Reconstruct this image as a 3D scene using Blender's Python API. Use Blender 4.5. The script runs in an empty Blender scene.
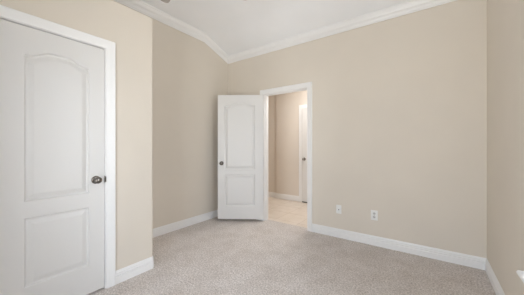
import bpy, bmesh, math
from math import sin, cos, pi, radians
from mathutils import Vector, Matrix
from mathutils.geometry import tessellate_polygon

sc = bpy.context.scene
COL = sc.collection

# ------------------------------------------------------------------ camera
CAM_Z = 1.2
F_PX = 236.5
cam_d = bpy.data.cameras.new('camera')
cam_d.sensor_width = 36.0
cam_d.lens = 36.0 * F_PX / 524.0
cam_d.shift_y = -0.0015
cam_d.clip_start = 0.02
cam = bpy.data.objects.new('camera', cam_d)
cam.location = (0, 0, CAM_Z)
cam.rotation_euler = (radians(90), 0, radians(35.46))
COL.objects.link(cam)
sc.camera = cam

# ------------------------------------------------------------------ dimensions (metres)
X1 = -2.242          # face of the closet wall
X2 = -2.989          # face of the recessed left wall
YB = 3.14            # face of the back wall
XR = 0.447           # face of the right wall
YR = -0.85           # rear wall
YC = 1.288           # outer corner of the closet wall
ZLEDGE = 2.468       # top of the closet bump-out
ZC = 3.0             # flat ceiling
ZE = 2.79            # ceiling at the back wall
YK = 2.56            # where the ceiling starts to slope
YH = 3.26            # hall side of the back wall
YF = 4.70            # far wall of the hall
WT = 0.12
WIN = (1.05, 1.53, 0.628, 2.3)       # right window opening y0, y1, z0, z1
RWIN = (-1.0, -0.2, 0.03, 2.1)       # added rear opening, placed for its light: x0, x1, z0, z1

# ------------------------------------------------------------------ world, window light, exposure
world = bpy.data.worlds.new('daylight')
sc.world = world
world.use_nodes = True
nt = world.node_tree
nt.nodes.clear()
wo = nt.nodes.new('ShaderNodeOutputWorld')
bg = nt.nodes.new('ShaderNodeBackground')
tc = nt.nodes.new('ShaderNodeTexCoord')
sx = nt.nodes.new('ShaderNodeSeparateXYZ')
rmp = nt.nodes.new('ShaderNodeValToRGB')
mr = nt.nodes.new('ShaderNodeMapRange')
mr.inputs['From Min'].default_value = -1
mr.inputs['From Max'].default_value = 1
nt.links.new(tc.outputs['Generated'], sx.inputs[0])
nt.links.new(sx.outputs['Z'], mr.inputs['Value'])
nt.links.new(mr.outputs[0], rmp.inputs[0])
e = rmp.color_ramp.elements
e[0].position = 0.47; e[0].color = (0.95, 0.97, 0.98, 1)
e[1].position = 0.53; e[1].color = (0.68, 0.76, 0.87, 1)
nt.links.new(rmp.outputs[0], bg.inputs['Color'])
bg.inputs['Strength'].default_value = 17.5
nt.links.new(bg.outputs[0], wo.inputs['Surface'])


def area(name, loc, rot, sx_, sy_, energy, color, portal=False):
    l = bpy.data.lights.new(name, 'AREA')
    l.shape = 'RECTANGLE'
    l.size, l.size_y = sx_, sy_
    l.energy = energy
    l.color = color
    if portal:
        l.cycles.is_portal = True
    o = bpy.data.objects.new(name, l)
    o.location = loc
    o.rotation_euler = rot
    COL.objects.link(o)
    return o


# daylight enters through the side window and an added rear one (portals only steer the sky's light)
area('window_daylight', (XR + 0.16, (WIN[0] + WIN[1]) / 2, (WIN[2] + WIN[3]) / 2), (0, radians(90), 0),
     WIN[3] - WIN[2], WIN[1] - WIN[0], 1, (1, 1, 1), True)
area('added_rear_daylight', ((RWIN[0] + RWIN[1]) / 2, YR - 0.16, (RWIN[2] + RWIN[3]) / 2), (radians(90), 0, 0),
     RWIN[1] - RWIN[0], RWIN[3] - RWIN[2], 1, (1, 1, 1), True)
# added area light filling the hall, no fixture, out of sight above the door head
area('hall_fill_light', (-1.6, 4.0, 2.66), (0, 0, 0), 0.5, 0.5, 26, (1.0, 0.97, 0.95))

vs = sc.view_settings
vs.view_transform = 'Standard'
vs.look = 'None'
vs.gamma = 1
vs.use_curve_mapping = False
vs.exposure = 0.0
sc.cycles.max_bounces = 14
sc.cycles.diffuse_bounces = 10
sc.cycles.glossy_bounces = 4
sc.cycles.transparent_max_bounces = 8
sc.cycles.use_denoising = True


# ------------------------------------------------------------------ materials
def new_mat(name, color, rough=0.6, metal=0.0, spec=0.5):
    m = bpy.data.materials.new(name)
    m.use_nodes = True
    b = m.node_tree.nodes['Principled BSDF']
    b.inputs['Base Color'].default_value = (*color, 1)
    b.inputs['Roughness'].default_value = rough
    b.inputs['Metallic'].default_value = metal
    b.inputs['Specular IOR Level'].default_value = spec
    return m, m.node_tree, b


def noise(t, scale, detail=3, rough=0.5, vec=None):
    n = t.nodes.new('ShaderNodeTexNoise')
    n.inputs['Scale'].default_value = scale
    n.inputs['Detail'].default_value = detail
    n.inputs['Roughness'].default_value = rough
    if vec is None:
        c = t.nodes.new('ShaderNodeTexCoord')
        vec = c.outputs['Object']
    t.links.new(vec, n.inputs['Vector'])
    return n


def bump(t, b, fac, strength, dist):
    u = t.nodes.new('ShaderNodeBump')
    u.inputs['Strength'].default_value = strength
    u.inputs['Distance'].default_value = dist
    t.links.new(fac, u.inputs['Height'])
    t.links.new(u.outputs[0], b.inputs['Normal'])
    return u


def ramp(t, fac, c0, c1, p0=0.3, p1=0.7):
    r = t.nodes.new('ShaderNodeValToRGB')
    r.color_ramp.elements[0].position = p0
    r.color_ramp.elements[1].position = p1
    r.color_ramp.elements[0].color = (*c0, 1)
    r.color_ramp.elements[1].color = (*c1, 1)
    t.links.new(fac, r.inputs[0])
    return r


def wall_mat(name, c, rough=0.75, k=0.985):
    m, t, b = new_mat(name, c, rough, spec=0.3)
    n = noise(t, 2.2, 2)
    r = ramp(t, n.outputs[0], tuple(x * k for x in c), tuple(min(1, x / k) for x in c))
    t.links.new(r.outputs[0], b.inputs['Base Color'])
    n2 = noise(t, 260, 2)
    bump(t, b, n2.outputs[0], 0.12, 0.002)
    return m


M_WALL = wall_mat('beige_wall_paint', (0.705, 0.650, 0.570))
M_HALL = wall_mat('hall_wall_paint', (0.72, 0.66, 0.59))
M_CEIL = wall_mat('white_ceiling_paint', (0.90, 0.915, 0.935), 0.85)
M_TRIM, _t, _b = new_mat('white_trim_enamel', (0.84, 0.84, 0.835), 0.35)
bump(_t, _b, noise(_t, 40, 2).outputs[0], 0.03, 0.002)

M_DOOR, _t, _b = new_mat('white_door_enamel', (0.73, 0.725, 0.71), 0.38)
_c = _t.nodes.new('ShaderNodeTexCoord')
_mp = _t.nodes.new('ShaderNodeMapping')
_mp.inputs['Scale'].default_value = (60, 60, 3)
_t.links.new(_c.outputs['Object'], _mp.inputs[0])
bump(_t, _b, noise(_t, 3, 4, 0.6, _mp.outputs[0]).outputs[0], 0.06, 0.002)

M_NICKEL, _t, _b = new_mat('satin_nickel', (0.23, 0.21, 0.19), 0.26, 1.0)
bump(_t, _b, noise(_t, 300, 1).outputs[0], 0.03, 0.001)
M_PLASTIC, _t, _b = new_mat('white_plastic', (0.82, 0.82, 0.80), 0.35)
bump(_t, _b, noise(_t, 200, 1).outputs[0], 0.01, 0.001)
M_GREYP, _t, _b = new_mat('shade_grey_plastic', (0.58, 0.57, 0.55), 0.4)  # receptacle plastic, greyed so its colour carries the shading around it
bump(_t, _b, noise(_t, 200, 1).outputs[0], 0.01, 0.001)
M_DARK, _t, _b = new_mat('dark_slot', (0.05, 0.05, 0.05), 0.6)
ramp(_t, noise(_t, 50).outputs[0], (.04, .04, .04), (.06, .06, .06))
M_BLADE, _t, _b = new_mat('grey_brown_blade_wood', (0.20, 0.17, 0.15), 0.5)
_c = _t.nodes.new('ShaderNodeTexCoord')
_mp = _t.nodes.new('ShaderNodeMapping')
_mp.inputs['Scale'].default_value = (3, 40, 40)
_t.links.new(_c.outputs['Object'], _mp.inputs[0])
_r = ramp(_t, noise(_t, 3, 4, 0.6, _mp.outputs[0]).outputs[0], (.36, .33, .31), (.48, .45, .43))
_t.links.new(_r.outputs[0], _b.inputs['Base Color'])

# carpet: cut pile, fine grain plus broad brushed patches
M_CARPET, _t, _b = new_mat('beige_cut_pile_carpet', (0.5, 0.43, 0.38), 1.0, spec=0.05)
_c = _t.nodes.new('ShaderNodeTexCoord')
n_f = noise(_t, 70, 5, 0.8, _c.outputs['Object'])
n_m = noise(_t, 4.5, 5, 0.7, _c.outputs['Object'])
r_f = ramp(_t, n_f.outputs[0], (0.34, 0.30, 0.275), (0.93, 0.88, 0.845), 0.35, 0.65)
r_m = ramp(_t, n_m.outputs[0], (0.87, 0.85, 0.83), (1.0, 1.0, 1.0), 0.36, 0.60)
mx = _t.nodes.new('ShaderNodeMix')
mx.data_type = 'RGBA'
mx.blend_type = 'MULTIPLY'
mx.inputs[0].default_value = 1.0
_t.links.new(r_f.outputs[0], mx.inputs[6])
_t.links.new(r_m.outputs[0], mx.inputs[7])
_t.links.new(mx.outputs[2], _b.inputs['Base Color'])
_b.inputs['Sheen Weight'].default_value = 0.15
bump(_t, _b, n_f.outputs[0], 0.6, 0.010)

# hall tile
M_TILE, _t, _b = new_mat('beige_floor_tile', (0.6, 0.52, 0.44), 0.3)
_c = _t.nodes.new('ShaderNodeTexCoord')
br = _t.nodes.new('ShaderNodeTexBrick')
br.offset = 0.0
br.inputs['Scale'].default_value = 1.0
br.inputs['Brick Width'].default_value = 0.42
br.inputs['Row Height'].default_value = 0.42
br.inputs['Mortar Size'].default_value = 0.004
br.inputs['Color1'].default_value = (0.84, 0.77, 0.70, 1)
br.inputs['Color2'].default_value = (0.80, 0.72, 0.64, 1)
br.inputs['Mortar'].default_value = (0.55, 0.46, 0.38, 1)
_t.links.new(_c.outputs['Object'], br.inputs['Vector'])
nn = noise(_t, 6, 4, 0.6, _c.outputs['Object'])
rr = ramp(_t, nn.outputs[0], (0.86, 0.84, 0.80), (1, 1, 1))
mx = _t.nodes.new('ShaderNodeMix')
mx.data_type = 'RGBA'
mx.blend_type = 'MULTIPLY'
mx.inputs[0].default_value = 1.0
_t.links.new(br.outputs['Color'], mx.inputs[6])
_t.links.new(rr.outputs[0], mx.inputs[7])
_t.links.new(mx.outputs[2], _b.inputs['Base Color'])
bump(_t, _b, br.outputs['Fac'], -0.3, 0.003)

# thin window glass
M_GLASS = bpy.data.materials.new('window_glass')
M_GLASS.use_nodes = True
_t = M_GLASS.node_tree
_t.nodes.clear()
_o = _t.nodes.new('ShaderNodeOutputMaterial')
_tr = _t.nodes.new('ShaderNodeBsdfTransparent')
_gl = _t.nodes.new('ShaderNodeBsdfGlossy')
_gl.inputs['Roughness'].default_value = 0.02
_mx = _t.nodes.new('ShaderNodeMixShader')
_fr = _t.nodes.new('ShaderNodeFresnel')
_fr.inputs[0].default_value = 1.3
_t.links.new(_fr.outputs[0], _mx.inputs[0])
_t.links.new(_tr.outputs[0], _mx.inputs[1])
_t.links.new(_gl.outputs[0], _mx.inputs[2])
_t.links.new(_mx.outputs[0], _o.inputs['Surface'])


# ------------------------------------------------------------------ helpers
def obj(name, bm, mat, parent=None, smooth=None, fix=True):
    if fix:
        bmesh.ops.recalc_face_normals(bm, faces=bm.faces)
    me = bpy.data.meshes.new(name)
    bm.to_mesh(me)
    bm.free()
    me.materials.append(mat)
    o = bpy.data.objects.new(name, me)
    COL.objects.link(o)
    if parent is not None:
        o.parent = parent
    if smooth is not None:
        for p in me.polygons:
            p.use_smooth = True
        me.set_sharp_from_angle(angle=radians(smooth))
    return o


def tag(o, label, cat, group=None):
    o['label'] = label
    o['category'] = cat
    if group:
        o['group'] = group
    return o


def struct(o, label=None):
    o['kind'] = 'structure'
    if label:
        o['label'] = label
    return o


def empty(name, loc=(0, 0, 0), rz=0.0):
    o = bpy.data.objects.new(name, None)
    o.location = loc
    o.rotation_euler = (0, 0, rz)
    o.empty_display_size = 0.1
    COL.objects.link(o)
    return o


def add_box(bm, x0, x1, y0, y1, z0, z1, bev=0.0, seg=2):
    r = bmesh.ops.create_cube(bm, size=1)
    vs_ = r['verts']
    for v in vs_:
        v.co = Vector(((x0 + x1) / 2 + v.co.x * (x1 - x0), (y0 + y1) / 2 + v.co.y * (y1 - y0), (z0 + z1) / 2 + v.co.z * (z1 - z0)))
    if bev:
        es = {ed for v in vs_ for ed in v.link_edges}
        bmesh.ops.bevel(bm, geom=list(es), offset=bev, segments=seg, profile=0.5, affect='EDGES')


def box(name, x0, x1, y0, y1, z0, z1, mat, parent=None, bev=0.0):
    bm = bmesh.new()
    add_box(bm, x0, x1, y0, y1, z0, z1, bev)
    return obj(name, bm, mat, parent, 40 if bev else None)


def add_prism(bm, poly, z0, z1):
    lo = [bm.verts.new((x, y, z0)) for x, y in poly]
    hi = [bm.verts.new((x, y, z1)) for x, y in poly]
    n = len(poly)
    bm.faces.new(lo)
    bm.faces.new(hi)
    for i in range(n):
        bm.faces.new((lo[i], lo[(i + 1) % n], hi[(i + 1) % n], hi[i]))


def add_sweep(bm, pts, N, prof, start=None, end=None):
    """Sweep a closed profile [(lateral, along N)] along pts; lateral = t x N. Mitred corners; start/end = (point, normal) cutting planes."""
    pts = [Vector(p) for p in pts]
    N = Vector(N)
    n = len(pts)
    ts = [(pts[i + 1] - pts[i]).normalized() for i in range(n - 1)]
    rings = []
    for i, p in enumerate(pts):
        if i == 0:
            lat = ts[0].cross(N)
        elif i == n - 1:
            lat = ts[-1].cross(N)
        else:
            a, b = ts[i - 1].cross(N), ts[i].cross(N)
            lat = (a + b) / (1 + a.dot(b))
        ring = []
        for o_, a_ in prof:
            q = p + lat * o_ + N * a_
            pl = start if i == 0 else end if i == n - 1 else None
            if pl is not None:
                t = ts[0] if i == 0 else ts[-1]
                P, nn_ = Vector(pl[0]), Vector(pl[1])
                q = q + t * ((P - q).dot(nn_) / t.dot(nn_))
            ring.append(bm.verts.new(q))
        rings.append(ring)
    m = len(prof)
    for i in range(n - 1):
        for j in range(m):
            bm.faces.new((rings[i][j], rings[i][(j + 1) % m], rings[i + 1][(j + 1) % m], rings[i + 1][j]))
    bm.faces.new(rings[0])
    bm.faces.new(rings[-1])


def add_lathe(bm, prof, M, seg=24):
    """prof: [(r, h)] along local z, transformed by M."""
    rings = []
    for r, h in prof:
        if r < 1e-6:
            rings.append([bm.verts.new(M @ Vector((0, 0, h)))])
        else:
            rings.append([bm.verts.new(M @ Vector((r * cos(2 * pi * k / seg), r * sin(2 * pi * k / seg), h))) for k in range(seg)])
    for a, b in zip(rings[:-1], rings[1:]):
        for k in range(seg):
            k2 = (k + 1) % seg
            if len(a) == 1 and len(b) > 1:
                bm.faces.new((a[0], b[k], b[k2]))
            elif len(b) == 1 and len(a) > 1:
                bm.faces.new((a[k], a[k2], b[0]))
            elif len(a) > 1:
                bm.faces.new((a[k], a[k2], b[k2], b[k]))


# ------------------------------------------------------------------ room shell
struct(box('floor', X2 - 0.05, XR + 0.05, YR - 0.05, YB + 0.09, -0.06, 0.0, M_CARPET), 'beige cut pile carpet covering the bedroom floor')
struct(box('floor_hall', -4.3, 0.6, YB + 0.09, YF + 0.25, -0.07, -0.006, M_TILE), 'beige tiled floor of the hall beyond the open door')

# left wall (recessed part, running on above the closet ledge)
struct(box('wall_left', X2 - WT, X2, YR, YH, -0.02, 3.15, M_WALL), 'recessed beige side wall behind the open door')

# closet bump-out wall with rounded outer corner and a door opening
CD0, CD1 = 0.225, 0.875        # rough opening of the closet door
CDZ = 2.045
bm = bmesh.new()
r_ = 0.02
arc = [(X1 - r_ + r_ * cos(a), YC - r_ + r_ * sin(a)) for a in [radians(90 * k / 6) for k in range(7)]]
add_prism(bm, [(X1, CD1)] + arc + [(X2, YC), (X2, YC - 0.1), (X1 - 0.11, YC - 0.1), (X1 - 0.11, CD1)], -0.02, ZLEDGE)
add_box(bm, X1 - 0.11, X1, YR, CD0, -0.02, ZLEDGE)
add_box(bm, X1 - 0.11, X1, CD0, CD1, CDZ, ZLEDGE)
add_box(bm, X2, X1 - 0.11, YR, YC - 0.1, ZLEDGE - 0.03, ZLEDGE)
struct(obj('wall_closet', bm, M_WALL, None, 30), 'beige closet wall holding the closed door, stopping at a ledge below the ceiling')

# back wall with doorway
DX0, DX1 = -2.212, -1.420      # rough opening
DZ = 2.062
bm = bmesh.new()
add_box(bm, X2, DX0, YB, YH, -0.02, 2.95)
add_box(bm, DX1, XR + WT, YB, YH, -0.02, 2.95)
add_box(bm, DX0, DX1, YB, YH, DZ, 2.95)
struct(obj('wall_back', bm, M_WALL), 'beige back wall with the doorway and two wall plates')

# right wall with window opening
y0, y1, z0, z1 = WIN
bm = bmesh.new()
add_box(bm, XR, XR + WT, YR, y0, -0.02, 3.15)
add_box(bm, XR, XR + WT, y1, YB, -0.02, 3.15)
add_box(bm, XR, XR + WT, y0, y1, -0.02, z0)
add_box(bm, XR, XR + WT, y0, y1, z1, 3.15)
struct(obj('wall_right', bm, M_WALL), 'beige wall with the window beside the camera')
# rear wall, with an unseen opening added to let in light
x0, x1, z0, z1 = RWIN
bm = bmesh.new()
add_box(bm, X2 - WT, x0, YR - WT, YR, -0.02, 3.15)
add_box(bm, x1, XR + WT, YR - WT, YR, -0.02, 3.15)
add_box(bm, x0, x1, YR - WT, YR, -0.02, z0)
add_box(bm, x0, x1, YR - WT, YR, z1, 3.15)
struct(obj('wall_rear', bm, M_WALL), 'beige wall behind the camera')

# ceiling: flat, then sloping down to the back wall
bm = bmesh.new()
ang = math.atan2(ZC - ZE, YB - YK)
LT = 0.16                       # softened drywall bend
RAD = LT / math.tan(ang / 2)
bend = [(YK - LT + RAD * sin(ang * k / 8), ZC - RAD * (1 - cos(ang * k / 8))) for k in range(9)]
prof = [(YR - WT, ZC)] + bend + [(YB + 0.02, ZE - 0.02 * (ZC - ZE) / (YB - YK)), (YB + 0.02, 3.2), (YR - WT, 3.2)]
lo = [bm.verts.new((X2 - WT, y, z)) for y, z in prof]
hi = [bm.verts.new((XR + WT, y, z)) for y, z in prof]
bm.faces.new(lo)
bm.faces.new(hi)
for i in range(len(prof)):
    j = (i + 1) % len(prof)
    bm.faces.new((lo[i], lo[j], hi[j], hi[i]))
struct(obj('ceiling', bm, M_CEIL, None, 30), 'white ceiling sloping down to the back wall')

# hall shell
bm = bmesh.new()
JX = -2.935
add_box(bm, JX, 0.6, YF, YF + 0.12, -0.02, 2.75)
add_box(bm, -4.3, JX, YF + 0.04, YF + 0.12, -0.02, 2.75)
struct(obj('wall_hall', bm, M_HALL), 'warm beige far wall of the hall seen through the doorway')
struct(box('wall_hall_side', -4.4, -4.3, YH, YF + 0.12, -0.02, 2.75, M_HALL), 'side wall of the hall')
struct(box('wall_hall_end', 0.6, 0.7, YH, YF + 0.12, -0.02, 2.75, M_HALL), 'end wall of the hall')
struct(box('wall_hall_near', -4.3, X2 - WT, YB, YH, -0.02, 2.75, M_HALL), 'hall wall beside the bedroom')
struct(box('ceiling_hall', -4.4, 0.7, YH, YF + 0.12, 2.75, 2.85, M_CEIL), 'white hall ceiling')

# ------------------------------------------------------------------ baseboards
BT = 0.014
BASE = [(0.0, 0.0), (BT, 0.0), (BT, 0.060), (BT - 0.005, 0.063), (BT - 0.005, 0.068), (BT - 0.001, 0.072), (BT - 0.001, 0.080), (BT - 0.006, 0.085),
        (BT - 0.006, 0.090), (BT - 0.003, 0.094), (BT - 0.004, 0.100), (BT - 0.009, 0.108), (BT - 0.010, 0.115), (0.0, 0.115)]
UP = (0, 0, 1)


def base(name, pts, label, start=None, end=None):
    """pts run so that t x Z points into the room."""
    bm = bmesh.new()
    add_sweep(bm, [(x, y, 0.0) for x, y in pts], UP, BASE, start, end)
    return struct(obj(name, bm, M_TRIM, None, 25), label)


ch = 0.018
base('baseboard_closet', [(X1, 0.9345), (X1, YC - ch), (X1 - ch, YC), (X2, YC)],
     'white baseboard wrapping the closet corner')
base('baseboard_left', [(X2, YC + BT), (X2, YB)], 'white baseboard on the recessed side wall', None, ((X2, YB, 0), (1, 1, 0)))
base('baseboard_back', [(X2, YB), (-2.268, YB)], 'white baseboard behind the open door', ((X2, YB, 0), (1, 1, 0)), None)
base('baseboard_back_right', [(-1.364, YB), (XR, YB)], 'white baseboard below the wall plates', None, ((XR, YB, 0), (1, -1, 0)))
base('baseboard_right', [(XR, YB), (XR, YR)], 'white baseboard under the window', ((XR, YB, 0), (1, -1, 0)), ((XR, YR, 0), (1, 1, 0)))
base('baseboard_rear', [(XR, YR), (X1, YR)], 'white baseboard behind the camera', ((XR, YR, 0), (1, 1, 0)), None)
base('baseboard_hall', [(JX - 0.01, YF), (-2.345, YF)], 'white baseboard on the far hall wall', None, None)
base('baseboard_hall_side', [(-4.3, YF + 0.04), (JX, YF + 0.04)], 'white baseboard where the hall wall steps', None, None)

# ------------------------------------------------------------------ crown moulding
# left wall: profile in (lateral = down/up in the wall plane, along +X)
N = (1, 0, 0)


def crown_prof(h, p, s):
    """closed profile from the wall foot to the ceiling tip; first coord = up offset from the crown's foot line"""
    pr = [(0.0, 0.0), (0.0, 0.012), (0.012, 0.014), (0.016, 0.020)]
    for k in range(9):
        u = k / 8
        pr.append((0.016 + (h - 0.034) * (u + 0.10 * sin(2 * pi * u)), 0.020 + (p - 0.032) * u))
    pr += [(h - 0.014 + s * p, p - 0.006), (h - 0.012 + s * p, p), (h + s * p, p), (h, 0.0)]
    return pr


# walk +Y on the left wall: t x N = (0,1,0)x(1,0,0) = (0,0,-1) -> up = -lateral
bm = bmesh.new()
ZF = 2.895
pl = [(-a, b) for a, b in crown_prof(ZC - ZF, 0.085, 0.0)]
foot_e = 2.699
add_sweep(bm, [(X2, YR, ZF), (X2, 2.572, ZF), (X2, YB, foot_e)], N, pl, None, ((X2, YB, 0), (1, 1, 0)))
struct(obj('trim_1', bm, M_TRIM, None, 25), 'white crown moulding on the recessed side wall, bending down the slope')
bm = bmesh.new()
SL = (ZC - ZE) / (YB - YK)
# back wall: walk +X, N = -Y: t x N = (1,0,0)x(0,-1,0) = (0,0,-1)
pb = [(-a, b) for a, b in crown_prof(ZE - 2.702, 0.062, SL)]
add_sweep(bm, [(X2, YB, 2.702), (XR, YB, 2.702)], (0, -1, 0), pb, ((X2, YB, 0), (1, 1, 0)), ((XR, YB, 0), (1, -1, 0)))
struct(obj('trim_2', bm, M_TRIM, None, 25), 'white crown moulding along the top of the back wall')
bm = bmesh.new()
# right wall: walk -Y, N = -X: t x N = (0,-1,0)x(-1,0,0) = (0,0,-1)
add_sweep(bm, [(XR, YB, foot_e), (XR, 2.572, ZF), (XR, YR, ZF)], (-1, 0, 0), pl, ((XR, YB, 0), (1, -1, 0)), None)
struct(obj('trim_3', bm, M_TRIM, None, 25), 'white crown moulding above the window wall')

# ------------------------------------------------------------------ door casings and jambs
CW = 0.070
CAS = [(0.0, 0.0), (0.0, 0.009), (0.004, 0.011), (0.014, 0.011), (0.020, 0.013), (0.032, 0.016), (0.050, 0.017), (0.060, 0.018),
       (0.066, 0.020), (0.068, 0.0195), (CW, 0.017), (CW, 0.0)]


def casing(name, axis, face, a0, a1, ztop, nrm, label, parent=None):
    """casing round an opening a0..a1 (along X for axis 'x', along Y for 'y'); nrm = sign of the outward wall normal"""
    bm = bmesh.new()
    P = (lambda a, z: (a, face, z)) if axis == 'x' else (lambda a, z: (face, a, z))
    Nn = (0, nrm, 0) if axis == 'x' else (nrm, 0, 0)
    # go up one side, across, down: choose the direction so t x N points away from the opening
    t = Vector((0, 0, 1))
    lat = t.cross(Vector(Nn))
    d = lat.x if axis == 'x' else lat.y
    s, f = (a1, a0) if d > 0 else (a0, a1)
    add_sweep(bm, [P(s, 0.0), P(s, ztop), P(f, ztop), P(f, 0.0)], Nn, CAS)
    return obj(name, bm, M_TRIM, parent, 25)


# bedroom doorway: jambs line the opening, casing on the room side and on the hall side
def frame_x(name, x0, x1, zt, ya, yb, stop_y, label):
    """jamb with a stop; clear opening x0..x1 by zt, wall from ya to yb"""
    bm = bmesh.new()
    th = 0.02
    add_box(bm, x0 - th, x0, ya, yb, 0.0, zt + th)
    add_box(bm, x1, x1 + th, ya, yb, 0.0, zt + th)
    add_box(bm, x0, x1, ya, yb, zt, zt + th)
    add_box(bm, x0, x0 + 0.011, stop_y, stop_y + 0.035, 0.0, zt)
    add_box(bm, x1 - 0.011, x1, stop_y, stop_y + 0.035, 0.0, zt)
    add_box(bm, x0 + 0.011, x1 - 0.011, stop_y, stop_y + 0.035, zt - 0.011, zt)
    return struct(obj(name, bm, M_TRIM), label)


OX0, OX1, OZ = DX0 + 0.02, DX1 - 0.02, DZ - 0.02
fr = frame_x('trim_4', OX0, OX1, OZ, YB + 0.0005, YH - 0.0005, YB + 0.042, 'white frame around the open doorway in the back wall')
casing('casing', 'x', YB, OX0 - 0.006, OX1 + 0.006, OZ + 0.006, -1, None, fr)
casing('casing', 'x', YH, OX0 - 0.006, OX1 + 0.006, OZ + 0.006, 1, None, fr)
box('strike_plate', OX1 - 0.0015, OX1 + 0.001, YB + 0.006, YB + 0.034, 0.90, 0.96, M_NICKEL, fr)

# closet frame
bm = bmesh.new()
th = 0.017
cy0, cy1, cz = CD0 + th, CD1 - th, CDZ - th
add_box(bm, X1 - 0.109, X1 - 0.0005, cy0 - th, cy0, 0.0, cz + th)
add_box(bm, X1 - 0.109, X1 - 0.0005, cy1, cy1 + th, 0.0, cz + th)
add_box(bm, X1 - 0.109, X1 - 0.0005, cy0, cy1, cz, cz + th)
add_box(bm, X1 - 0.08, X1 - 0.042, cy0, cy0 + 0.011, 0.0, cz)
add_box(bm, X1 - 0.08, X1 - 0.042, cy1 - 0.011, cy1, 0.0, cz)
add_box(bm, X1 - 0.08, X1 - 0.042, cy0 + 0.011, cy1 - 0.011, cz - 0.011, cz)
fc = struct(obj('trim_5', bm, M_TRIM), 'white frame around the closed closet door')
casing('casing', 'y', X1, cy0 - 0.006, cy1 + 0.006, cz + 0.004, 1, None, fc)
bm = bmesh.new()
add_box(bm, X1 - 0.03, X1 + 0.0004, cy1 - 0.0006, cy1 + 0.0012, 0.897, 0.955)
add_box(bm, X1 - 0.0, X1 + 0.0125, cy1 - 0.0002, cy1 + 0.0065, 0.903, 0.949, 0.002)
o = obj('strike_plate', bm, M_NICKEL, fc)
o['label'] = 'dark metal strike plate'


# ------------------------------------------------------------------ moulded two-panel doors
def panel_outline(u0, u1, z0, zs, rise, n=28):
    """counter-clockwise outline of a panel; rise > 0 gives the arched top"""
    pts = [(u0, z0), (u1, z0)]
    if rise <= 0:
        return pts + [(u1, zs), (u0, zs)]
    pts.append((u1, zs))
    for k in range(1, n):
        u = 1 - k / n
        w = min(u, 1 - u)
        s = min(1, max(0, (w - 0.06) / 0.32))
        f = s * s * (3 - 2 * s)
        pts.append((u0 + (u1 - u0) * u, zs + rise * f))
    pts.append((u0, zs))
    return pts


def inset(pts, d):
    out = []
    n = len(pts)
    for i in range(n):
        a, b, c = Vector(pts[i - 1]), Vector(pts[i]), Vector(pts[(i + 1) % n])
        e1, e2 = (b - a).normalized(), (c - b).normalized()
        n1, n2 = Vector((-e1.y, e1.x)), Vector((-e2.y, e2.x))
        m = (n1 + n2) / max(0.3, 1 + n1.dot(n2))
        q = b + m * d
        out.append((q.x, q.y))
    return out


# moulding section: (inset from the outline, depth below the door face)
STEPS = [(0.000, 0.0), (0.003, 0.0012), (0.007, 0.0085), (0.010, 0.0120), (0.014, 0.0128), (0.021, 0.0128), (0.025, 0.0112),
         (0.046, 0.0030), (0.052, 0.0016), (0.057, 0.0014)]


def add_face(bm, W, Z0, Z1, panels, M, flip, v_out):
    """one moulded face: local (u, z, depth) mapped by M(u, depth, z)"""
    loops = [[(0, Z0), (W, Z0), (W, Z1), (0, Z1)]] + panels
    flat = [Vector((u, z, 0)) for lp in loops for u, z in lp]
    tris = tessellate_polygon([[Vector((u, z, 0)) for u, z in lp] for lp in loops])
    V = [bm.verts.new(M(v.x, 0.0, v.y)) for v in flat]
    for t in tris:
        try:
            bm.faces.new([V[i] for i in t])
        except ValueError:
            pass
    idx = 4
    for lp in panels:
        n = len(lp)
        prev = V[idx:idx + n]
        idx += n
        for d, dep in STEPS[1:]:
            q = inset(lp, d)
            cur = [bm.verts.new(M(u, dep, z)) for u, z in q]
            for k in range(n):
                bm.faces.new((prev[k], prev[(k + 1) % n], cur[(k + 1) % n], cur[k]))
            prev = cur
        bm.faces.new(prev)
    v_out.append(V[:4])


def door_leaf(name, W, Z0, Z1, T, panels):
    """local frame: u = +X from the hinge, thickness from y=0 (face A) to y=T (face B)"""
    bm = bmesh.new()
    c = []
    add_face(bm, W, Z0, Z1, panels, lambda u, d, z: Vector((u, d, z)), False, c)
    add_face(bm, W, Z0, Z1, panels, lambda u, d, z: Vector((u, T - d, z)), True, c)
    A, B = c
    for k in range(4):
        bm.faces.new((A[k], A[(k + 1) % 4], B[(k + 1) % 4], B[k]))
    return obj(name, bm, M_DOOR, None, 14)


KNOB = [(0.0, 0.0), (0.032, 0.0), (0.033, 0.002), (0.031, 0.006), (0.024, 0.0085), (0.013, 0.010), (0.0115, 0.014), (0.0115, 0.026),
        (0.015, 0.030), (0.022, 0.034), (0.0265, 0.040), (0.028, 0.047), (0.0265, 0.054), (0.021, 0.060), (0.012, 0.0635), (0.0, 0.0645)]


def knob(parent, u, z, y, sgn):
    bm = bmesh.new()
    M = Matrix.Translation((u, y, z)) @ Matrix.Rotation(radians(-90 * sgn), 4, 'X')
    add_lathe(bm, KNOB, M, 28)
    o = obj('door_knob', bm, M_NICKEL, parent, 50)
    o['label'] = 'dark satin metal knob'
    return o


def hinges(parent, y, zs):
    for z in zs:
        bm = bmesh.new()
        add_lathe(bm, [(0, -0.045), (0.006, -0.045), (0.006, 0.045), (0, 0.045)], Matrix.Translation((-0.003, y, z)), 12)
        obj('hinge', bm, M_TRIM, parent, 40)


T = 0.035
# closet door: face A looks into the room (+X); hinge side is the far left edge
CWd = 0.608
pan = [panel_outline(0.122, CWd - 0.106, 0.822, 1.832, 0.048), panel_outline(0.122, CWd - 0.106, 0.238, 0.712, 0)]
d1 = door_leaf('door_1', CWd, 0.014, 2.022, T, pan)
d1.location = (X1 - 0.004, 0.2475, 0)
d1.rotation_euler = (0, 0, radians(90))      # u -> +Y, local y -> -X
struct(d1, 'closed white two panel closet door with an arched top panel')
knob(d1, CWd - 0.062, 0.927, 0.0, -1)

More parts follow.
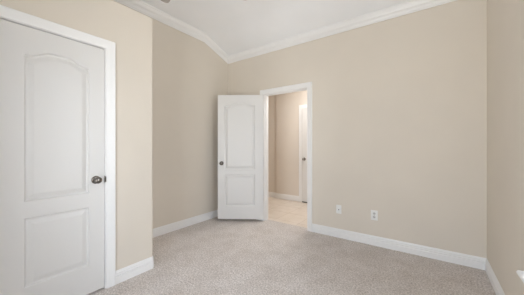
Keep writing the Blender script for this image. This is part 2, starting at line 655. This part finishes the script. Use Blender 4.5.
# open bedroom door: hinged on the doorway's far jamb
TH = radians(146)
Wd = 0.734
pan = [panel_outline(0.134, Wd - 0.110, 0.835, 1.862, 0.045), panel_outline(0.134, Wd - 0.110, 0.247, 0.755, 0)]
d2 = door_leaf('door_2', Wd, 0.042, 2.028, T, pan)
d2.location = (-2.190, 3.118, 0)
d2.rotation_euler = (0, 0, -TH)
struct(d2, 'white two panel door standing wide open against the side wall')
knob(d2, Wd - 0.062, 0.935, T, 1)
knob(d2, Wd - 0.062, 0.935, 0.0, -1)
hinges(d2, 0.0, (0.25, 1.05, 1.85))
bm = bmesh.new()
add_box(bm, Wd - 0.0005, Wd + 0.001, 0.006, 0.029, 0.905, 0.965)
obj('latch_plate', bm, M_NICKEL, d2)

# far hall door: closed, in the far wall, built as its own leaf with frame
HX0, HX1 = -2.272, -1.56
pan = [panel_outline(0.118, HX1 - HX0 - 0.124, 0.82, 1.81, 0.055), panel_outline(0.118, HX1 - HX0 - 0.124, 0.225, 0.708, 0)]
d3 = door_leaf('door_3', HX1 - HX0 - 0.006, 0.022, 2.03, 0.030, pan)
d3.location = (HX0 + 0.003, YF - 0.0305, 0)
struct(d3, 'white hall door glimpsed through the doorway')
knob(d3, 0.062, 0.935, 0.0, -1)
fh = struct(empty('trim_6', (0, 0, 0)), 'white frame around the hall door')
casing('casing', 'x', YF, HX0 - 0.003, HX1 + 0.003, 2.036, -1, None, fh)
box('door_gap_shade', HX0, HX1, YF - 0.012, YF - 0.0005, -0.006, 0.012, M_DARK, fh)  # dark strip standing in for the shaded gap under the door

# ------------------------------------------------------------------ windows (one beside the camera, an added one behind it)
def window(name, W, Hh, label):
    """local frame: x along the opening from its start, y outward, z up"""
    w = struct(empty(name), label)
    bm = bmesh.new()
    f = 0.05
    ya, yb = 0.06, 0.10
    add_box(bm, 0, W, ya, yb, 0, f)
    add_box(bm, 0, W, ya, yb, Hh - f, Hh)
    add_box(bm, 0, f, ya, yb, f, Hh - f)
    add_box(bm, W - f, W, ya, yb, f, Hh - f)
    add_box(bm, W / 2 - 0.035, W / 2 + 0.035, ya, yb, f, Hh - f)
    add_box(bm, f, W / 2 - 0.035, ya + 0.005, yb - 0.005, Hh * 0.5 - 0.02, Hh * 0.5 + 0.02)
    add_box(bm, W / 2 + 0.035, W - f, ya + 0.005, yb - 0.005, Hh * 0.5 - 0.02, Hh * 0.5 + 0.02)
    obj('window_frame', bm, M_TRIM, w)
    box('glass', f * 0.8, W - f * 0.8, 0.078, 0.082, f * 0.8, Hh - f * 0.8, M_GLASS, w)
    bm = bmesh.new()
    ex = 0.055
    # stool with rounded nose, overhanging the opening's ends
    nose = [(0.06, 0.0), (-0.112, 0.0), (-0.119, -0.004), (-0.122, -0.011), (-0.119, -0.018), (-0.112, -0.022), (0.06, -0.022)]
    add_sweep(bm, [(-ex, 0, 0), (W + ex, 0, 0)], UP, [(-a, b) for a, b in nose])
    obj('window_sill', bm, M_TRIM, w, 30)
    bm = bmesh.new()
    ap = [(0.0, -0.022), (0.016, -0.022), (0.018, -0.03), (0.014, -0.075), (0.010, -0.085), (0.0, -0.09)]
    add_sweep(bm, [(-ex + 0.02, 0, 0), (W + ex - 0.02, 0, 0)], UP, ap)
    obj('apron', bm, M_TRIM, w, 30)
    return w


w1 = window('window_1', WIN[1] - WIN[0], WIN[3] - WIN[2], 'window beside the camera with a white projecting sill')
w1.location = (XR, WIN[1], WIN[2])
w1.rotation_euler = (0, 0, radians(-90))      # local x -> -Y, local y -> +X
w2 = window('added_window_2', RWIN[1] - RWIN[0], RWIN[3] - RWIN[2], 'added window behind the camera, unseen and placed for its light')
w2.location = (RWIN[1], YR, RWIN[2])
w2.rotation_euler = (0, 0, radians(180))

# ------------------------------------------------------------------ wall plates
def plate_bm(w, h):
    bm = bmesh.new()
    add_box(bm, -w / 2, w / 2, -0.006, 0.0, -h / 2, h / 2, 0.003, 2)
    return bm


p1 = tag(empty('cable_jack', (-0.987, YB, 0.373)),
         'slim white wall plate with one small socket, the one nearer the doorway', 'wall socket', 'wall plates on the back wall')
obj('plate', plate_bm(0.070, 0.114), M_PLASTIC, p1, 40)
bm = bmesh.new()
add_lathe(bm, [(0, 0), (0.007, 0), (0.007, 0.003), (0.005, 0.004), (0.005, 0.006), (0, 0.006)], Matrix.Translation((0, -0.006, -0.004)) @ Matrix.Rotation(radians(90), 4, 'X'), 20)
o = obj('jack', bm, M_DARK, p1, 40)
o['label'] = 'dark round socket'
for z in (-0.042, 0.042):
    bm = bmesh.new()
    add_lathe(bm, [(0, 0), (0.0035, 0), (0.0025, 0.0012), (0, 0.0015)], Matrix.Translation((0, -0.006, z)) @ Matrix.Rotation(radians(90), 4, 'X'), 10)
    obj('screw', bm, M_PLASTIC, p1, 40)

p2 = tag(empty('wall_outlet', (-0.557, YB, 0.366)),
         'white duplex wall outlet with two receptacles, farther from the doorway', 'wall outlet', 'wall plates on the back wall')
obj('plate', plate_bm(0.076, 0.120), M_PLASTIC, p2, 40)
for z in (-0.0215, 0.0215):
    bm = bmesh.new()
    poly = [(0.0165 * cos(a), 0.0145 * sin(a)) for a in [2 * pi * k / 20 for k in range(20)]]
    lo = [bm.verts.new((x, -0.006, z + y)) for x, y in poly]
    hi = [bm.verts.new((x * 0.96, -0.0085, z + y * 0.96)) for x, y in poly]
    bm.faces.new(hi)
    for k in range(20):
        bm.faces.new((lo[k], lo[(k + 1) % 20], hi[(k + 1) % 20], hi[k]))
    rc = obj('receptacle', bm, M_GREYP, p2, 30)
    rc['label'] = 'receptacle face with shade put into its grey'
    bm = bmesh.new()
    add_box(bm, -0.0075, -0.0055, -0.0091, -0.0080, z - 0.003, z + 0.007)
    add_box(bm, 0.0055, 0.0075, -0.0091, -0.0080, z - 0.003, z + 0.006)
    add_box(bm, -0.0025, 0.0025, -0.0091, -0.0080, z - 0.010, z - 0.0055)
    obj('slots', bm, M_DARK, rc)
bm = bmesh.new()
add_lathe(bm, [(0, 0), (0.0035, 0), (0.0025, 0.0012), (0, 0.0015)], Matrix.Translation((0, -0.006, 0)) @ Matrix.Rotation(radians(90), 4, 'X'), 10)
obj('screw', bm, M_NICKEL, p2, 40)

# ------------------------------------------------------------------ ceiling fan (only two blade tips show at the top of the picture)
FAN = Vector((-1.513, 1.104, 2.655))
fan = tag(empty('ceiling_fan', tuple(FAN)), 'ceiling fan with brown-grey blades, two blade tips showing at the top edge', 'ceiling fan')
bm = bmesh.new()
add_lathe(bm, [(0, ZC - FAN.z), (0.075, ZC - FAN.z), (0.078, ZC - FAN.z - 0.02), (0.06, ZC - FAN.z - 0.06), (0.025, ZC - FAN.z - 0.08), (0, ZC - FAN.z - 0.08)], Matrix.Identity(4), 28)
obj('canopy', bm, M_NICKEL, fan, 40)
bm = bmesh.new()
add_lathe(bm, [(0, 0.08), (0.013, 0.08), (0.013, 0.275), (0, 0.275)], Matrix.Identity(4), 16)
obj('downrod', bm, M_NICKEL, fan, 40)
bm = bmesh.new()
add_lathe(bm, [(0, 0.085), (0.03, 0.085), (0.06, 0.07), (0.115, 0.055), (0.125, 0.03), (0.12, 0.0), (0.09, -0.03), (0.075, -0.05), (0.05, -0.065), (0, -0.07)], Matrix.Identity(4), 32)
obj('motor_housing', bm, M_NICKEL, fan, 40)
BASE_ANG = math.atan2(1.825 - FAN.y, -1.480 - FAN.x)
for k in range(5):
    a = BASE_ANG + k * 2 * pi / 5
    R = Matrix.Rotation(a, 4, 'Z')
    tilt = Matrix.Rotation(radians(11), 4, 'X')
    bm = bmesh.new()
    out = [(0.19, -0.046), (0.40, -0.052), (0.60, -0.053), (0.665, -0.050)]
    tip = [(0.665 + 0.05 * sin(pi * j / 10), -0.050 * cos(pi * j / 10)) for j in range(1, 10)]
    poly = out + tip + [(x, -y) for x, y in out[::-1]]
    lo = [bm.verts.new(R @ tilt @ Vector((x, y, -0.004))) for x, y in poly]
    hi = [bm.verts.new(R @ tilt @ Vector((x, y, 0.004))) for x, y in poly]
    bm.faces.new(lo)
    bm.faces.new(hi)
    for j in range(len(poly)):
        j2 = (j + 1) % len(poly)
        bm.faces.new((lo[j], lo[j2], hi[j2], hi[j]))
    bl = obj('blade', bm, M_BLADE, fan)
    bm = bmesh.new()
    poly = [(0.10, -0.016), (0.17, -0.014), (0.22, -0.036), (0.255, -0.03), (0.27, 0), (0.255, 0.03), (0.22, 0.036), (0.17, 0.014), (0.10, 0.016)]
    lo = [bm.verts.new(R @ tilt @ Vector((x, y, -0.010))) for x, y in poly]
    hi = [bm.verts.new(R @ tilt @ Vector((x, y, -0.0042))) for x, y in poly]
    bm.faces.new(lo)
    bm.faces.new(hi)
    for j in range(len(poly)):
        j2 = (j + 1) % len(poly)
        bm.faces.new((lo[j], lo[j2], hi[j2], hi[j]))
    obj('blade_arm', bm, M_NICKEL, bl)
